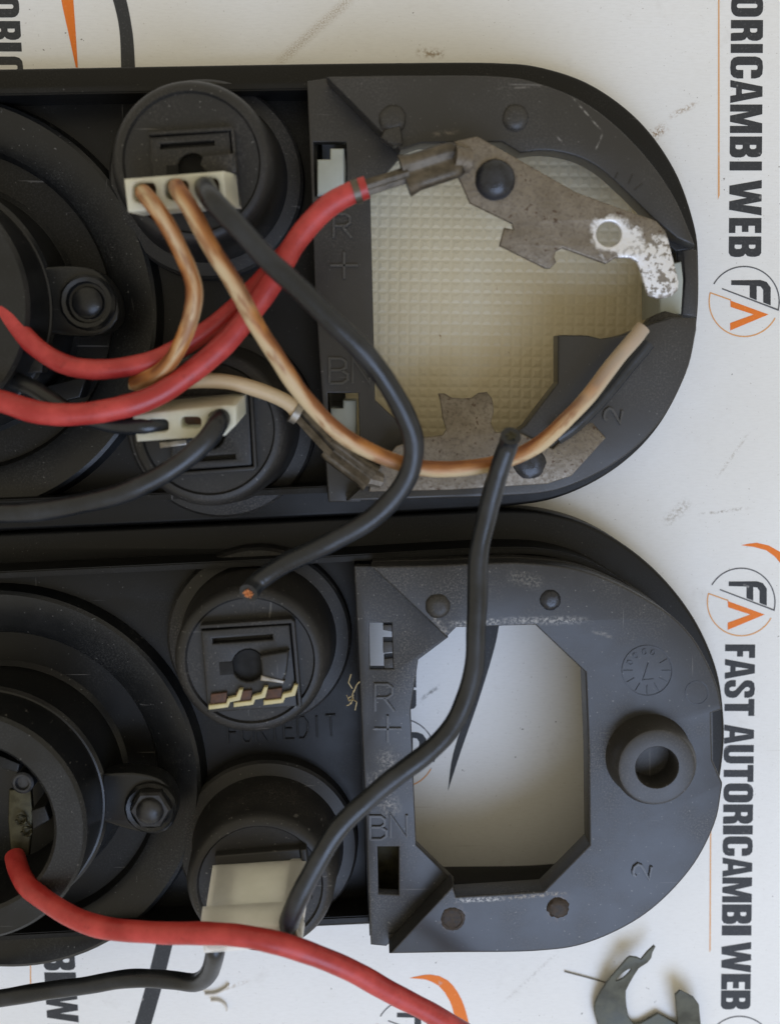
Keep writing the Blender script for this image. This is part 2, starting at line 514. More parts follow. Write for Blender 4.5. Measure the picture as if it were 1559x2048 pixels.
M_strip = strip_mat('corroded_contact_metal', [(1222, 470, 35, 4.2, .05), (1262, 490, 35, 3.6, .5), (1322, 535, 34, 6.6, .9)])
M_strip2 = strip_mat('grey_contact_metal', [])

def lens_mat():
    m = N('cream_lens'); p = m.pos()
    a = m.noise(p, 30, 3, .6); f = m.noise(p, 1300, 2, .6); s = m.noise(p, 330, 2, .5)
    c = m.mix(m.ramp(a, .3, .7), (.76, .69, .51), (.71, .61, .40))
    c = m.mix(m.ramp(s, .76, .79, 0, .8), c, (.30, .17, .07))
    return m.out(c, .38, 0, m.bump(f, .05, .0001), .5)
M_lens = lens_mat()

# ------------------------------------------------------------------ the printed board
def make_board():
    bm = bmesh.new()
    s = 0.45
    vs = [bm.verts.new((x, y, z)) for x, y, z in ((-s, -s, 0), (s, -s, 0), (s, s, 0), (-s, s, 0),
                                                  (-s, -s, -.004), (s, -s, -.004), (s, s, -.004), (-s, s, -.004))]
    for q in ((0, 1, 2, 3), (7, 6, 5, 4), (0, 4, 5, 1), (1, 5, 6, 2), (2, 6, 7, 3), (3, 7, 4, 0)):
        bm.faces.new([vs[i] for i in q])
    me = bpy.data.meshes.new('board'); bm.to_mesh(me); bm.free()
    o = link('printed_board', me, M_board, None, smooth=None, origin=Vector((0, 0, 0)))
    o['kind'] = 'structure'
    o['label'] = 'scuffed white board printed with charcoal lettering and orange logos'
    return o
board = make_board()
ZP = 0.05                                           # print lies a hair above the board

def rr(x0, y0, x1, y1, c, cy=None):
    cy = cy or c
    k = [(0, 0)]
    pts = []
    for cx, cyy, a0 in ((x1-c, y0+cy, -90), (x1-c, y1-cy, 0), (x0+c, y1-cy, 90), (x0+c, y0+cy, 180)):
        for i in range(5):
            a = math.radians(a0+22.5*i)
            pts.append((cx+c*math.cos(a), cyy+cy*math.sin(a)))
    return pts
GL = {
 'I': [[(0, 0), (1, 0), (1, 1), (0, 1)]],
 'F': [[(0, 0), (.5, 0), (.5, .40), (.9, .40), (.9, .60), (.5, .60), (.5, .80), (1, .80), (1, 1), (0, 1)]],
 'E': [[(0, 0), (1, 0), (1, .2), (.52, .2), (.52, .40), (.93, .40), (.93, .60), (.52, .60), (.52, .80), (1, .80), (1, 1), (0, 1)]],
 'T': [[(.29, 0), (.71, 0), (.71, .8), (1, .8), (1, 1), (0, 1), (0, .8), (.29, .8)]],
 'A': [[(0, 0), (.31, 0), (.35, .18), (.65, .18), (.69, 0), (1, 0), (.72, 1), (.28, 1)], [(.40, .36), (.60, .36), (.5, .82)]],
 'O': [rr(0, 0, 1, 1, .38, .24), rr(.40, .18, .60, .82, .09, .06)],
 'U': [[(0, 1), (0, .22), (.06, .09), (.2, .01), (.4, -.01), (.6, -.01), (.8, .01), (.94, .09), (1, .22), (1, 1), (.61, 1), (.61, .22), (.56, .17), (.44, .17), (.39, .22), (.39, 1)]],
 'C': [[(1, .40), (1, .22), (.94, .09), (.8, .01), (.5, -.01), (.2, .01), (.06, .09), (0, .22), (0, .78), (.06, .91), (.2, .99), (.5, 1.01), (.8, .99), (.94, .91), (1, .78), (1, .64), (.61, .64), (.61, .80), (.56, .84), (.44, .84), (.39, .80), (.39, .22), (.44, .17), (.56, .17), (.61, .22), (.61, .40)]],
 'R': [[(0, 0), (.40, 0), (.40, .40), (.52, .40), (.60, .36), (.61, .08), (.64, 0), (1, 0), (.98, .34), (.93, .44), (.82, .50), (.93, .56), (.99, .68), (.99, .82), (.93, .93), (.8, 1), (0, 1)], [(.40, .60), (.40, .82), (.54, .82), (.60, .77), (.60, .65), (.54, .60)]],
 'B': [[(0, 0), (.8, 0), (.95, .06), (1, .18), (1, .34), (.95, .45), (.84, .51), (.95, .57), (.99, .68), (.99, .82), (.94, .94), (.8, 1), (0, 1)], [(.40, .18), (.40, .40), (.55, .40), (.61, .35), (.61, .23), (.55, .18)], [(.40, .62), (.40, .82), (.54, .82), (.60, .77), (.60, .67), (.54, .62)]],
 'M': [[(0, 0), (.25, 0), (.25, .60), (.39, 0), (.61, 0), (.75, .60), (.75, 0), (1, 0), (1, 1), (.66, 1), (.5, .42), (.34, 1), (0, 1)]],
 'W': [[(0, 1), (.23, 1), (.31, .42), (.41, 1), (.60, 1), (.70, .42), (.77, 1), (1, 1), (.84, 0), (.60, 0), (.5, .55), (.40, 0), (.16, 0)]],
 'S': [[(1, .30), (.98, .16), (.9, .06), (.74, 0), (.5, -.01), (.26, 0), (.1, .07), (.01, .2), (0, .37), (.37, .37), (.38, .22), (.44, .16), (.54, .16), (.61, .20), (.62, .28), (.57, .36), (.2, .56), (.05, .66), (.01, .76), (.05, .90), (.17, .98), (.48, 1.01), (.8, .99), (.94, .91), (.99, .80), (.99, .66), (.63, .66), (.62, .79), (.56, .84), (.45, .84), (.38, .78), (.40, .71), (.55, .61), (.85, .47), (.96, .39)]],
}
def letters(seq, xl, xr):
    """seq of (char, y0, y1); xl, xr map y to baseline and cap x"""
    for ch, y0, y1 in seq:
        ls = []
        for l in GL[ch]:
            d = [(xl(y0+(y1-y0)*u)*(1-v)+xr(y0+(y1-y0)*u)*v, y0+(y1-y0)*u) for u, v in l]
            ls.append(d)
        flat('printed_letter', ls, ZP, M_ink, board)

def lin(y0, x0, y1, x1): return lambda y: x0+(x1-x0)*(y-y0)/(y1-y0)
letters([('T', -46, -13), ('O', -10, 33.5), ('R', 40, 82), ('I', 88, 106), ('C', 113, 157), ('A', 160, 206), ('M', 209, 266), ('B', 273, 315),
         ('I', 323, 341), ('W', 360, 431), ('E', 436, 466), ('B', 473, 514)], lin(0, 1461, 514, 1456), lin(0, 1525, 514, 1521))
letters([('F', 1289, 1316), ('A', 1318, 1358), ('S', 1360, 1396), ('T', 1398, 1432), ('A', 1449, 1488), ('U', 1490, 1527), ('T', 1530, 1564),
         ('O', 1567, 1605), ('R', 1609, 1648), ('I', 1651, 1669), ('C', 1673, 1712), ('A', 1715, 1754), ('M', 1755, 1805), ('B', 1809, 1848),
         ('I', 1851, 1871), ('W', 1884, 1945), ('E', 1948, 1979), ('B', 1981, 2019)], lin(1290, 1449, 2010, 1440.5), lin(1290, 1509, 2010, 1499.5))
letters([('O', -9, 35), ('R', 42, 80), ('I', 85, 103), ('C', 113, 156)], lin(0, -26, 135, -20), lin(0, 38, 135, 46))
letters([('M', 1849, 1898), ('B', 1902, 1941), ('I', 1945, 1964), ('W', 1985, 2045), ('E', 2049, 2080)], lin(1900, 86, 2045, 95), lin(1900, 149, 2045, 158))
letters([('W', 1270, 1338), ('E', 1345, 1375), ('B', 1380, 1419)], lin(1340, 770, 1420, 770), lin(1340, 832, 1420, 832))

def arc_band(cx, cy, r, a0, a1, w):
    n = 40
    o = circ(cx, cy, r+w/2, n, None, a0, a1); i = circ(cx, cy, r-w/2, n, None, a0, a1)
    return o+i[::-1]
def logo(cx, cy, s=1.0):
    T = lambda l: [(cx+(x-1487)*s, cy+(y-603)*s) for x, y in l]
    L = []
    flat('logo_arc', [arc_band(cx, cy, 70*s, -150, 14, 2.6*s)], ZP, M_ink2, board)
    flat('logo_bar', [T([(1443, 576), (1557, 619), (1556, 622), (1442.5, 578.5)])], ZP+.02, M_ink2, board)
    flat('logo_arc', [arc_band(cx, cy, 70*s, 28, 195, 2.6*s)], ZP, M_orange2, board)
    flat('logo_bar', [T([(1419, 584), (1461, 599), (1460.5, 601.5), (1418.5, 586.5)])], ZP+.02, M_orange2, board)
    flat('logo_letter', [T([(1461.3, 560.5), (1520, 560), (1532, 564), (1540, 575), (1540, 611), (1525, 605), (1525, 580), (1520, 573), (1512, 572), (1512, 600.5), (1498, 595), (1498, 571), (1461, 570)])], ZP, M_ink, board)
    flat('logo_letter', [T([(1459, 601), (1535.5, 629), (1459, 661), (1459, 646), (1506, 629), (1460, 614)])], ZP, M_orange, board)
logo(1487, 603); logo(1481, 1204, .965); logo(801, 1506, .97); logo(1478, 2100, .96); logo(818, 2066, .95)
# swooshes and thin vertical rules
flat('printed_swoosh', [loop(('c', [(1481, 1090.5), (1512, 1085.5), (1536, 1091), (1559, 1104), (1590, 1140), (1610, 1200)]), ('c', [(1590, 1200), (1575, 1150), (1559, 1126), (1548, 1113), (1531, 1100.5), (1507, 1094)]))], ZP, M_orange, board)
flat('printed_swoosh', [loop(('c', [(818, 1956), (860, 1949), (895, 1961), (922, 1998), (938, 2052), (944, 2110)]), ('c', [(918, 2110), (911, 2048), (899, 2002), (876, 1971), (850, 1959)]))], ZP, M_orange, board)
flat('printed_swoosh', [loop(('c', [(120, -40), (123, 0), (138, 70), (152, 135)]), ('c', [(156, 135), (152, 70), (147, 0), (143, -40)]))], ZP, M_orange, board)
flat('printed_swoosh', [loop(('c', [(210, -40), (226, 0), (239, 60), (243, 145)]), ('c', [(271, 145), (266, 70), (253, 0), (238, -40)]))], ZP, M_ink, board)
flat('printed_swoosh', [loop(('c', [(325, 1840), (312, 1890), (292, 1970), (265, 2065)]), ('c', [(298, 2065), (325, 1970), (345, 1890), (356, 1840)]))], ZP, M_ink, board)
flat('printed_swoosh', [loop(('c', [(975, 1200), (964, 1270), (938, 1400), (905, 1510), (895, 1583)]), ('c', [(899, 1570), (922, 1500), (960, 1390), (992, 1280), (1003, 1200)]))], ZP, M_ink, board)
flat('printed_rule', [[(1435, -30), (1437.5, -30), (1438, 390), (1434.5, 400)]], ZP, M_orange2, board)
flat('printed_rule', [[(1419, 1600), (1421.5, 1600), (1420, 1900), (1417.5, 1905)]], ZP, M_orange2, board)
flat('printed_rule', [[(60, 1880), (62, 1880), (63, 1968), (60.5, 1968)]], ZP, M_orange2, board)
# ------------------------------------------------------------------ lamp holders
def offset_world(pts, d):
    """inset a closed world outline by d (m)"""
    n = len(pts); out = []
    A = sum(pts[i].x*pts[(i+1) % n].y-pts[(i+1) % n].x*pts[i].y for i in range(n))
    sg = 1 if A > 0 else -1
    for i in range(n):
        a, b, c = pts[i-1], pts[i], pts[(i+1) % n]
        d1 = Vector((b.x-a.x, b.y-a.y)).normalized(); d2 = Vector((c.x-b.x, c.y-b.y)).normalized()
        m = (d1+d2).normalized(); k = 1/max(.6, m.dot(d1))
        nn = Vector((-m.y, m.x))*sg
        e = d[i] if isinstance(d, list) else d
        out.append(Vector((b.x+nn.x*e*k, b.y+nn.y*e*k, b.z)))
    return out

def wprism(name, loops_w, z1, z0, mat, parent, bevel=.5, **kw):
    """prism from world outlines"""
    def fm(x, y, t): return Vector((x*MM, -y*MM, (z1-t*(z1-z0))*MM))
    return link(name, shape_mesh_mm([[(p.x/MM, -p.y/MM) for p in l] for l in loops_w], fm, z1-z0, bevel), mat, parent, **kw)
def shape_mesh_mm(loops, fm, depth, bevel):
    k = 10.0
    return shape_mesh([[(x*k, y*k) for x, y in l] for l in loops], lambda x, y, t: fm(x/k, y/k, t), depth*k, bevel*k)

UF = loop([(-430, 142)], ('c', [(0, 137), (500, 128), (800, 124), (990, 124), (1085, 134), (1185, 170), (1280, 242), (1350, 340), (1389, 450), (1397, 530), (1394, 640), (1372, 745), (1315, 855), (1230, 938), (1120, 994), (1000, 1014), (800, 1026), (600, 1036), (0, 1062)]), [(-430, 1082)])
LF = loop([(-430, 1089)], ('c', [(0, 1068), (600, 1040), (850, 1026), (1000, 1020), (1100, 1027), (1200, 1061), (1300, 1131), (1380, 1225), (1430, 1330), (1447, 1430), (1445, 1520), (1424, 1612), (1370, 1700), (1290, 1775), (1180, 1825), (1080, 1842), (740, 1850), (0, 1888)]), [(-430, 1912)])

def holder_shell(h, outline, floor_x):
    W = [P(x, y, 10) for x, y in clean(outline)]
    inset = [9.5*MM+(5*MM if (p.x > .028 and outline is LF and p.y > -.098) else 0) for p in W]
    for _ in range(6): inset = [(inset[i-1]+inset[i]+inset[(i+1) % len(inset)])/3 for i in range(len(inset))]
    I1 = offset_world(W, inset)
    wprism('base_flange', [W, I1], 10, 0.02, M_black, h, .8)
    R1 = offset_world(W, 7.4*MM)
    link('rim_wall', wall_mesh(R1, 1.5*MM, 9.9*MM, 21*MM, True, .3*MM), M_black, h)
    return W, I1, R1

def socket_big(h, c, phi):
    """large round lamp socket with collar, raised ring and recess; c is its axis"""
    prof = [(45.2, 11.5), (44.2, 16.0), (43.4, 16.5), (36.5, 15.6), (34.8, 14.6), (33.8, 11.9), (27.6, 11.8), (26.3, 13), (25.9, 26.5), (25.3, 27.2), (24.9, 27.3),
            (24.6, 39.2), (23.9, 40), (18.6, 40), (17.9, 39.3), (17.6, 22), (16.5, 20), (0, 20)]
    return lathe('lamp_socket', prof, c, M_darkring, h, 96)

def bulb_socket(h, c, mat=M_socket):
    prof = [(20.6, 11.5), (20.4, 15.5), (19.8, 16.2), (17.2, 16.8), (16.6, 19), (15.7, 32.6), (15.0, 34.2), (14.1, 34.9), (13.3, 35.0), (12.9, 34.4), (0, 34.3)]
    return lathe('bulb_socket', prof, c, mat, h, 80)

def raised(name, strokes, z, mat, h, th=.6, lift=.4):
    bm = bmesh.new()
    for s in strokes:
        m = wall_mesh([P(x, y, z) for x, y in s], th*MM, (z-.1)*MM, (z+lift)*MM, False, .1*MM)
        bm.from_mesh(m); bpy.data.meshes.remove(m)
    me = bpy.data.meshes.new(name); bm.to_mesh(me); bm.free()
    return link(name, me, mat, h, stuff=len(strokes) > 1)

def gl_strokes(ch, x, y, w, hh, ang=0):
    S = {'R': [[(0, 0), (0, 1), (.65, 1), (.9, .87), (.9, .63), (.65, .5), (0, .5)], [(.45, .5), (1, 0)]],
         '+': [[(0, .5), (1, .5)], [(.5, 0), (.5, 1)]],
         'B': [[(0, 0), (0, 1), (.65, 1), (.9, .87), (.9, .65), (.65, .53), (0, .53)], [(.65, .53), (1, .38), (1, .15), (.7, 0), (0, 0)]],
         'N': [[(0, 0), (0, 1), (1, 0), (1, 1)]],
         '2': [[(0, .75), (.1, .93), (.35, 1), (.7, .97), (.95, .8), (.9, .6), (.6, .38), (0, 0), (1, 0)]],
         '1': [[(.2, .75), (.5, 1), (.5, 0)]],
         '7': [[(0, 1), (1, 1), (.35, 0)]], 'E': [[(1, 0), (0, 0), (0, 1), (1, 1)], [(0, .5), (.8, .5)]], 'I': [[(.5, 0), (.5, 1)]], 'T': [[(0, 1), (1, 1)], [(.5, 1), (.5, 0)]],
         'D': [[(0, 0), (0, 1), (.6, 1), (1, .7), (1, .3), (.6, 0), (0, 0)]], 'U': [[(0, 1), (0, .2), (.25, 0), (.75, 0), (1, .2), (1, 1)]], 'F': [[(0, 0), (0, 1), (1, 1)], [(0, .5), (.8, .5)]],
         '0': [[(.2, 0), (0, .3), (0, .7), (.2, 1), (.8, 1), (1, .7), (1, .3), (.8, 0), (.2, 0)]]}[ch]
    ca, sa = math.cos(math.radians(ang)), math.sin(math.radians(ang))
    out = []
    for s in S:
        r = []
        for u, v in s:
            a, b = (u-.5)*w, (.5-v)*hh
            r.append((x+a*ca-b*sa, y+a*sa+b*ca))
        out.append(r)
    return out
def glyph(ch, x, y, w, hh, z, h, mat, ang=0, th=.55):
    return raised('moulded_letter', gl_strokes(ch, x, y, w, hh, ang), z, M_letter if mat is not M_black else mat, h, th, .5)

def pin(h, x, y, z, r=2.4, mat=None, noise=.10):
    c = P(x, y, z)
    return lathe('melted_pin', [(r*1.15, -.3), (r*1.05, .25), (r*.8, .75), (r*.35, .95), (0, .85)], c, mat or M_plate, h, 20, noise=noise)

# ---- upper holder
up = thing('lamp_holder', P(600, 590, 0), 'black plastic lamp holder with broken end plate showing a cream dimpled lens', 'lamp holder')
W, I1, R1 = holder_shell(up, UF, 640)
fl = prism('holder_floor', [loop([(-400, 190), (640, 186), (662, 985), (-400, 1028)])], 12, 8, M_black, up, 3)
socket_big(up, P(-105, 620, 16)*Vector((1, 1, 0)) if False else Vector((P(-105, 620, 16).x, P(-105, 620, 16).y, 0)), 0)
# outline of the upper face: C-shaped, its right end broken away
outerU = ('c', [(652, 153), (800, 151), (985, 152), (1075, 166), (1180, 212), (1275, 295), (1345, 390), (1390, 492)])
UPL = loop(outerU, [(1352, 476)], ('c', [(1300, 432), (1250, 382), (1200, 338), (1150, 312), (1090, 301), (1040, 306)]), [(1003, 284), (840, 287), (800, 300), (748, 250)])
prism('end_plate', [UPL], 30, 24, M_plate, up, 4)
LPL = loop([(1050, 851), (1115, 766), (1115, 671)], ('c', [(1118, 670), (1175, 671), (1200, 677), (1250, 668), (1293, 650), (1345, 634)]), [(1392, 636)],
           ('c', [(1392, 660), (1372, 745), (1318, 845), (1235, 922), (1120, 978), (1000, 992), (850, 997), (700, 1002)]), [(692, 1002), (830, 880), (1012, 880)])
prism('end_plate', [LPL], 30, 24, M_plate, up, 4)
COL = loop([(614, 162), (655, 156), (760, 230), (812, 300), (740, 380), (750, 800), (840, 885), (720, 1004), (657, 1004), (630, 590)])
S1 = [(627, 284), (692, 284), (694, 392), (630, 392)]
S2 = [(655, 786), (716, 786), (719, 884), (658, 884)]
prism('letter_strip', [COL, S1, S2], 23.9, 21, M_plate, up, 3)
wall('divider_wall', [(622, 166), (636, 590), (660, 1000)], 21, 8, 1.2, M_black, up, bev=0, zp=23)
# skirt under the end plate
sk = [P(x, y, 30) for x, y in dense([(660, 156), (800, 154), (985, 155), (1075, 169), (1178, 216), (1272, 299), (1342, 394), (1384, 490)])]
link('skirt', wall_mesh(sk, 1.4*MM, 9*MM, 24.2*MM), M_plate, up)
sk = [P(x, y, 30) for x, y in dense([(1387, 642), (1368, 743), (1314, 842), (1232, 919), (1119, 975), (1000, 989), (850, 994), (690, 999)])]
link('skirt', wall_mesh(sk, 1.4*MM, 9*MM, 24.2*MM), M_plate, up)
# the broken right end: lower ledge and a hanging shard
prism('broken_ledge', [loop([(1362, 494), (1393, 500), (1396, 560), (1393, 634), (1362, 630), (1368, 560)])], 20, 2, M_plate, up, 4)
prism('broken_shard', [[(1300, 440), (1340, 470), (1390, 496), (1350, 503), (1322, 478)]], 25, 21, M_black, up, 3)
prism('broken_shard', [[(1283, 660), (1300, 636), (1330, 622), (1366, 632), (1345, 650)]], 23.8, 20, M_plate, up, 3)
pin(up, 785, 240, 30, 2.6, noise=.25); pin(up, 1030, 236, 30, 2.4)
prism('broken_tab', [[(770, 258), (800, 250), (806, 288), (786, 292), (760, 276)]], 31.2, 28, M_plate, up, 6)
glyph('R', 685, 452, 36, 48, 23.9, up, M_plate); glyph('+', 688, 531, 56, 54, 23.9, up, M_plate)
glyph('B', 677, 742, 36, 50, 23.9, up, M_plate); glyph('N', 722, 742, 34, 50, 23.9, up, M_plate)
glyph('2', 1224, 830, 26, 34, 30, up, M_plate, -78)
for k, (a, b) in enumerate([((1235, 345), (1229, 357)), ((1265, 348), (1256, 368)), ((1284, 368), (1268, 380))]):
    raised('moulded_tick', [[a, b]], 30, M_plate, up, .3, .2)

# lens with its dimpled face
def dimple_mesh(inside, x0, x1, y0, y1, step, z, hgt, rot):
    bm = bmesh.new(); ca, sa = math.cos(rot), math.sin(rot)
    nx = int((x1-x0)/step); ny = int((y1-y0)/step)
    cache = {}
    def vert(i, j):
        if (i, j) not in cache:
            a, b = x0+i*step, y0+j*step
            cx, cy = (x0+x1)/2, (y0+y1)/2
            cache[(i, j)] = bm.verts.new((cx+(a-cx)*ca-(b-cy)*sa, cy+(a-cx)*sa+(b-cy)*ca, z))
        return cache[(i, j)]
    for i in range(nx):
        for j in range(ny):
            q = [vert(i, j), vert(i+1, j), vert(i+1, j+1), vert(i, j+1)]
            c = sum((v.co for v in q), Vector())/4
            if not inside(c): continue
            t = [bm.verts.new(v.co.lerp(c, .62)+Vector((0, 0, hgt))) for v in q]
            g = [bm.verts.new(v.co.lerp(c, .10)) for v in q]
            for k in range(4):
                l = (k+1) % 4
                bm.faces.new((q[k], q[l], g[l], g[k])); bm.faces.new((g[k], g[l], t[l], t[k]))
            bm.faces.new(t)
    bmesh.ops.remove_doubles(bm, verts=bm.verts, dist=1e-7)
    bmesh.ops.delete(bm, geom=[v for v in bm.verts if not v.link_faces], context='VERTS')
    me = bpy.data.meshes.new('lens'); bm.to_mesh(me); bm.free()
    return me
Ipoly = [(p.x, p.y) for p in offset_world(W, 9.8*MM)]
def inpoly(c):
    r = False; n = len(Ipoly)
    for i in range(n):
        (xa, ya), (xb, yb) = Ipoly[i], Ipoly[(i+1) % n]
        if (ya > c.y) != (yb > c.y) and c.x < (xb-xa)*(c.y-ya)/(yb-ya)+xa: r = not r
    return r
a, b = P(690, 215, 7), P(1345, 960, 7)
lens_in = lambda c: inpoly(c) and c.x < P(1302, 600, 7).x
lens = link('lens', dimple_mesh(lens_in, a.x, b.x, b.y, a.y, 2.32*MM, 7*MM, .105*MM, -.012), M_lens, up, smooth=None)
prism('lens_back', [[(695, 290), (770, 240), (1160, 240), (1255, 320), (1297, 450), (1304, 600), (1285, 740), (1200, 860), (1080, 920), (695, 935)]], 6.8, 1.5, M_lens, lens, 3)
wall('lens_edge', dense([(1235, 330), (1285, 420), (1302, 520), (1304, 610), (1292, 700)]), 14, 6, 1.4, M_lens, lens, zp=12)
def tab(x0, y0, x1, y1, z, cut):
    prism('clip_tab', [[(x0+(x1-x0)*.48, y0), (x1, y0), (x1, y1), (x0, y1), (x0, y0+cut), (x0+(x1-x0)*.48, y0+cut)]], z, 7, M_tab, lens, 5)
tab(634, 296, 688, 390, 25.5, 22); tab(660, 800, 713, 882, 21, 16)
prism('clip_tab', [loop([(1318, 532), (1362, 522), (1366, 560), (1362, 628), (1318, 634)])], 22, 7, M_tab, lens, 5)

# contact strip staked to the lower limb of the end plate
LST = loop([(876, 787), (889, 787)], ('c', [(889, 787), (903, 795), (943, 796), (956, 786), (973, 784), (983, 796), (987, 824), (981, 846), (990, 864)]), [(1040, 866), (1105, 898), (1166, 834), (1184, 832), (1188, 850), (1211, 876), (1142, 952), (1094, 968), (900, 980), (738, 984), (741, 955), (764, 925), (792, 892)], ('c', [(842, 875), (885, 870), (892, 858), (885, 838), (881, 808)]))
def zl(x, y): return 31.0 if y > 866 else 31.0-max(0, (866-y))*.05
ls_ = sheet('contact_strip', [LST], zl, 1.1, M_strip2, up, 3)
pin(up, 1058, 925, 31, 3.1, M_rivet)
def crimp(parent, p0, p1, r, mat, gap=.6):
    """folded crimp barrel: two rolled wings pressed together, mouth flared towards p1"""
    d = (p1-p0).normalized(); s = Vector((-d.y, d.x, 0)).normalized()
    bm = bmesh.new()
    n, m_ = 11, 26
    rows = []
    for i in range(n):
        t = i/(n-1)
        k = 1.0+.16*max(0, (t-.8)/.2)-.12*max(0, (.12-t)/.12)
        row = []
        for j in range(m_):
            a = 2*math.pi*j/m_
            y = math.cos(a)*1.5; z = math.sin(a)*1.15
            z *= .82+.18*math.cos(2*a)
            if z > 0: z -= .5*math.exp(-(y/.34)**2)          # the seam where both wings meet
            row.append(bm.verts.new(p0.lerp(p1, t)+s*y*r*k+Vector((0, 0, 1))*z*r*k))
        rows.append(row)
    for i in range(n-1):
        for j in range(m_):
            bm.faces.new((rows[i][j], rows[i][(j+1) % m_], rows[i+1][(j+1) % m_], rows[i+1][j]))
    bm.faces.new(rows[0]); bm.faces.new(rows[-1])
    bmesh.ops.recalc_face_normals(bm, faces=bm.faces)
    me = bpy.data.meshes.new('crimp'); bm.to_mesh(me); bm.free()
    return link('crimp_barrel', me, mat, parent, smooth=75)
crimp(ls_, P(655, 893, 33), P(742, 958, 32.5), 1.8*MM, M_crimp)
link('strip_neck', tube_mesh([P(736, 954, 31.6), P(762, 962, 30.8)], [1.9*MM, 1.5*MM], 10), M_strip2, ls_)
link('crimp_claw', tube_mesh([P(586, 822, 34.5), P(598, 829, 34.3)], 2.3*MM, 14), M_steel, ls_)
strands('conductor', P(598, 830, 34.3), P(665, 902, 33.2), 1.0*MM, M_crimp, ls_, 3, .8)

# ---- round bulb sockets of the upper holder
def seat(sk, x, y, s, ang, flip, z=35.0):
    """square connector seat with bar slot and key hole painted dark on a bulb socket"""
    ca, sa = math.cos(math.radians(ang)), math.sin(math.radians(ang))
    def T(l): return [(x+(a*ca-b*sa)*s, y+(a*sa+b*ca)*s) for a, b in [(u, v*flip) for u, v in l]]
    prism('connector_seat', [T([(-90, -80), (88, -80), (92, 85), (-88, 85)]), T([(-68, -62), (52, -62), (52, -52), (-68, -52)]), T(circ(0, -4, 33, 18)+[])], z+1.6, z-2, M_socket, sk, 4)
    prism('seat_frame', [T([(-93, -84), (-90, -91), (92, -91), (98, -84), (100, 86), (93, 86), (91, -82)])], z+2.2, z-2, M_socket, sk, 2)
    prism('key_hole_shade', [T(circ(0, -4, 32, 18))], z-.1, z-.6, M_hole_shade, sk, 0)  # near-black disc paints the shade at the bottom of the hole
    prism('key_notch_shade', [T([(-58, -14), (-32, -14), (-30, 12), (-58, 12)])], z+1.75, z, M_hole_shade, sk, 1)  # black patch standing proud of the seat, painted shade of a notch
    return T
u1 = bulb_socket(up, Vector((P(383, 325, 35).x, P(383, 325, 35).y, 0)))
T = seat(u1, 385, 340, .9, -4, 1)
prism('seat_hood', [[(405, 312), (470, 305), (474, 345), (420, 352), (400, 330)]], 39.5, 35, M_socket, u1, 5)
u2 = bulb_socket(up, Vector((P(416, 858, 35).x, P(416, 858, 35).y, 0)))
T = seat(u2, 420, 865, .9, -4, -1)
prism('seat_bar', [[(318, 884), (372, 878), (374, 890), (320, 897)]], 37.4, 35, M_steel, u2, 3)

# lugs and screws on the big sockets
def lug(h, ring_c, sx, sy, poly, z):
    prism('socket_lug', [poly], z, z-6, M_darkring, h, 5)
    c = P(sx, sy, z)
    s = lathe('lug_screw', [(5.6, -.5), (5.6, 1.2), (5.0, 1.9), (4.2, 1.7), (3.9, .3), (3.3, .3), (3.1, 1.5), (2.4, 2.1), (0, 2.4)], c, M_darkring, h, 32, noise=.03)
    return s
s_ = lug(up, None, 178, 606, loop(('c', [(72, 535), (150, 532), (200, 545), (232, 590), (236, 640), (205, 668), (150, 672), (80, 665)])), 27)
prism('terminal_tab', [[(26, 707), (92, 700), (84, 745), (26, 748)]], 31, 27, M_darksteel, up, 3)
prism('terminal_tab', [[(80, 775), (175, 752), (160, 795), (70, 815)]], 20, 14, M_black, up, 3)

# ---- lower holder
lo = thing('lamp_holder', P(600, 1480, 0), 'black plastic lamp holder with open octagonal window and round hollow boss', 'lamp holder')
W2, I2, R2 = holder_shell(lo, LF, 720)
prism('holder_floor', [loop([(-400, 1150), (765, 1098), (765, 1225), (722, 1240), (735, 1836), (-400, 1890)])], 12, 8, M_black, lo, 3)
bc = P(8, 1566, 16)
socket_big(lo, Vector((bc.x, bc.y, 0)), 0)
outerL = ('c', [(742, 1133), (880, 1130), (980, 1126), (1050, 1126), (1148, 1137), (1235, 1168), (1325, 1219), (1376, 1265), (1409, 1316), (1434, 1374), (1443, 1419)])
PLL = loop(outerL, [(1421, 1427), (1424, 1520), (1444, 1566)], ('c', [(1444, 1572), (1428, 1650), (1378, 1742), (1290, 1829), (1180, 1885), (1075, 1903), (900, 1906), (778, 1908)]),
           [(905, 1772), (912, 1794), (1086, 1783), (1178, 1690), (1176, 1500), (1170, 1345), (1070, 1250), (912, 1255), (893, 1274)])
prism('end_plate', [PLL], 30, 24, M_plate_dirty, lo, 4)
COL2 = [(708, 1132), (746, 1132), (815, 1195), (893, 1272), (896, 1275), (836, 1320), (821, 1420), (832, 1690), (908, 1764), (835, 1838), (772, 1893), (741, 1890), (725, 1500)]
S3 = [(738, 1246), (783, 1246), (786, 1338), (740, 1338)]
S4 = [(755, 1694), (797, 1694), (797, 1790), (757, 1788)]
prism('letter_strip', [COL2, S3, S4], 23.9, 21, M_plate_dirty, lo, 3)
wall('divider_wall', [(713, 1140), (728, 1500), (744, 1880)], 21, 8, 1.2, M_black, lo, bev=0, zp=23)
sk = [P(x, y, 30) for x, y in dense([(745, 1138), (880, 1135), (980, 1131), (1050, 1131), (1146, 1142), (1232, 1173), (1321, 1224), (1371, 1270), (1403, 1320), (1427, 1378), (1434, 1425), (1434, 1570), (1418, 1648), (1372, 1736), (1286, 1822), (1178, 1878), (1073, 1896), (900, 1900), (778, 1902)])]
link('skirt', wall_mesh(sk, 1.4*MM, 9*MM, 24.2*MM), M_plate, lo)
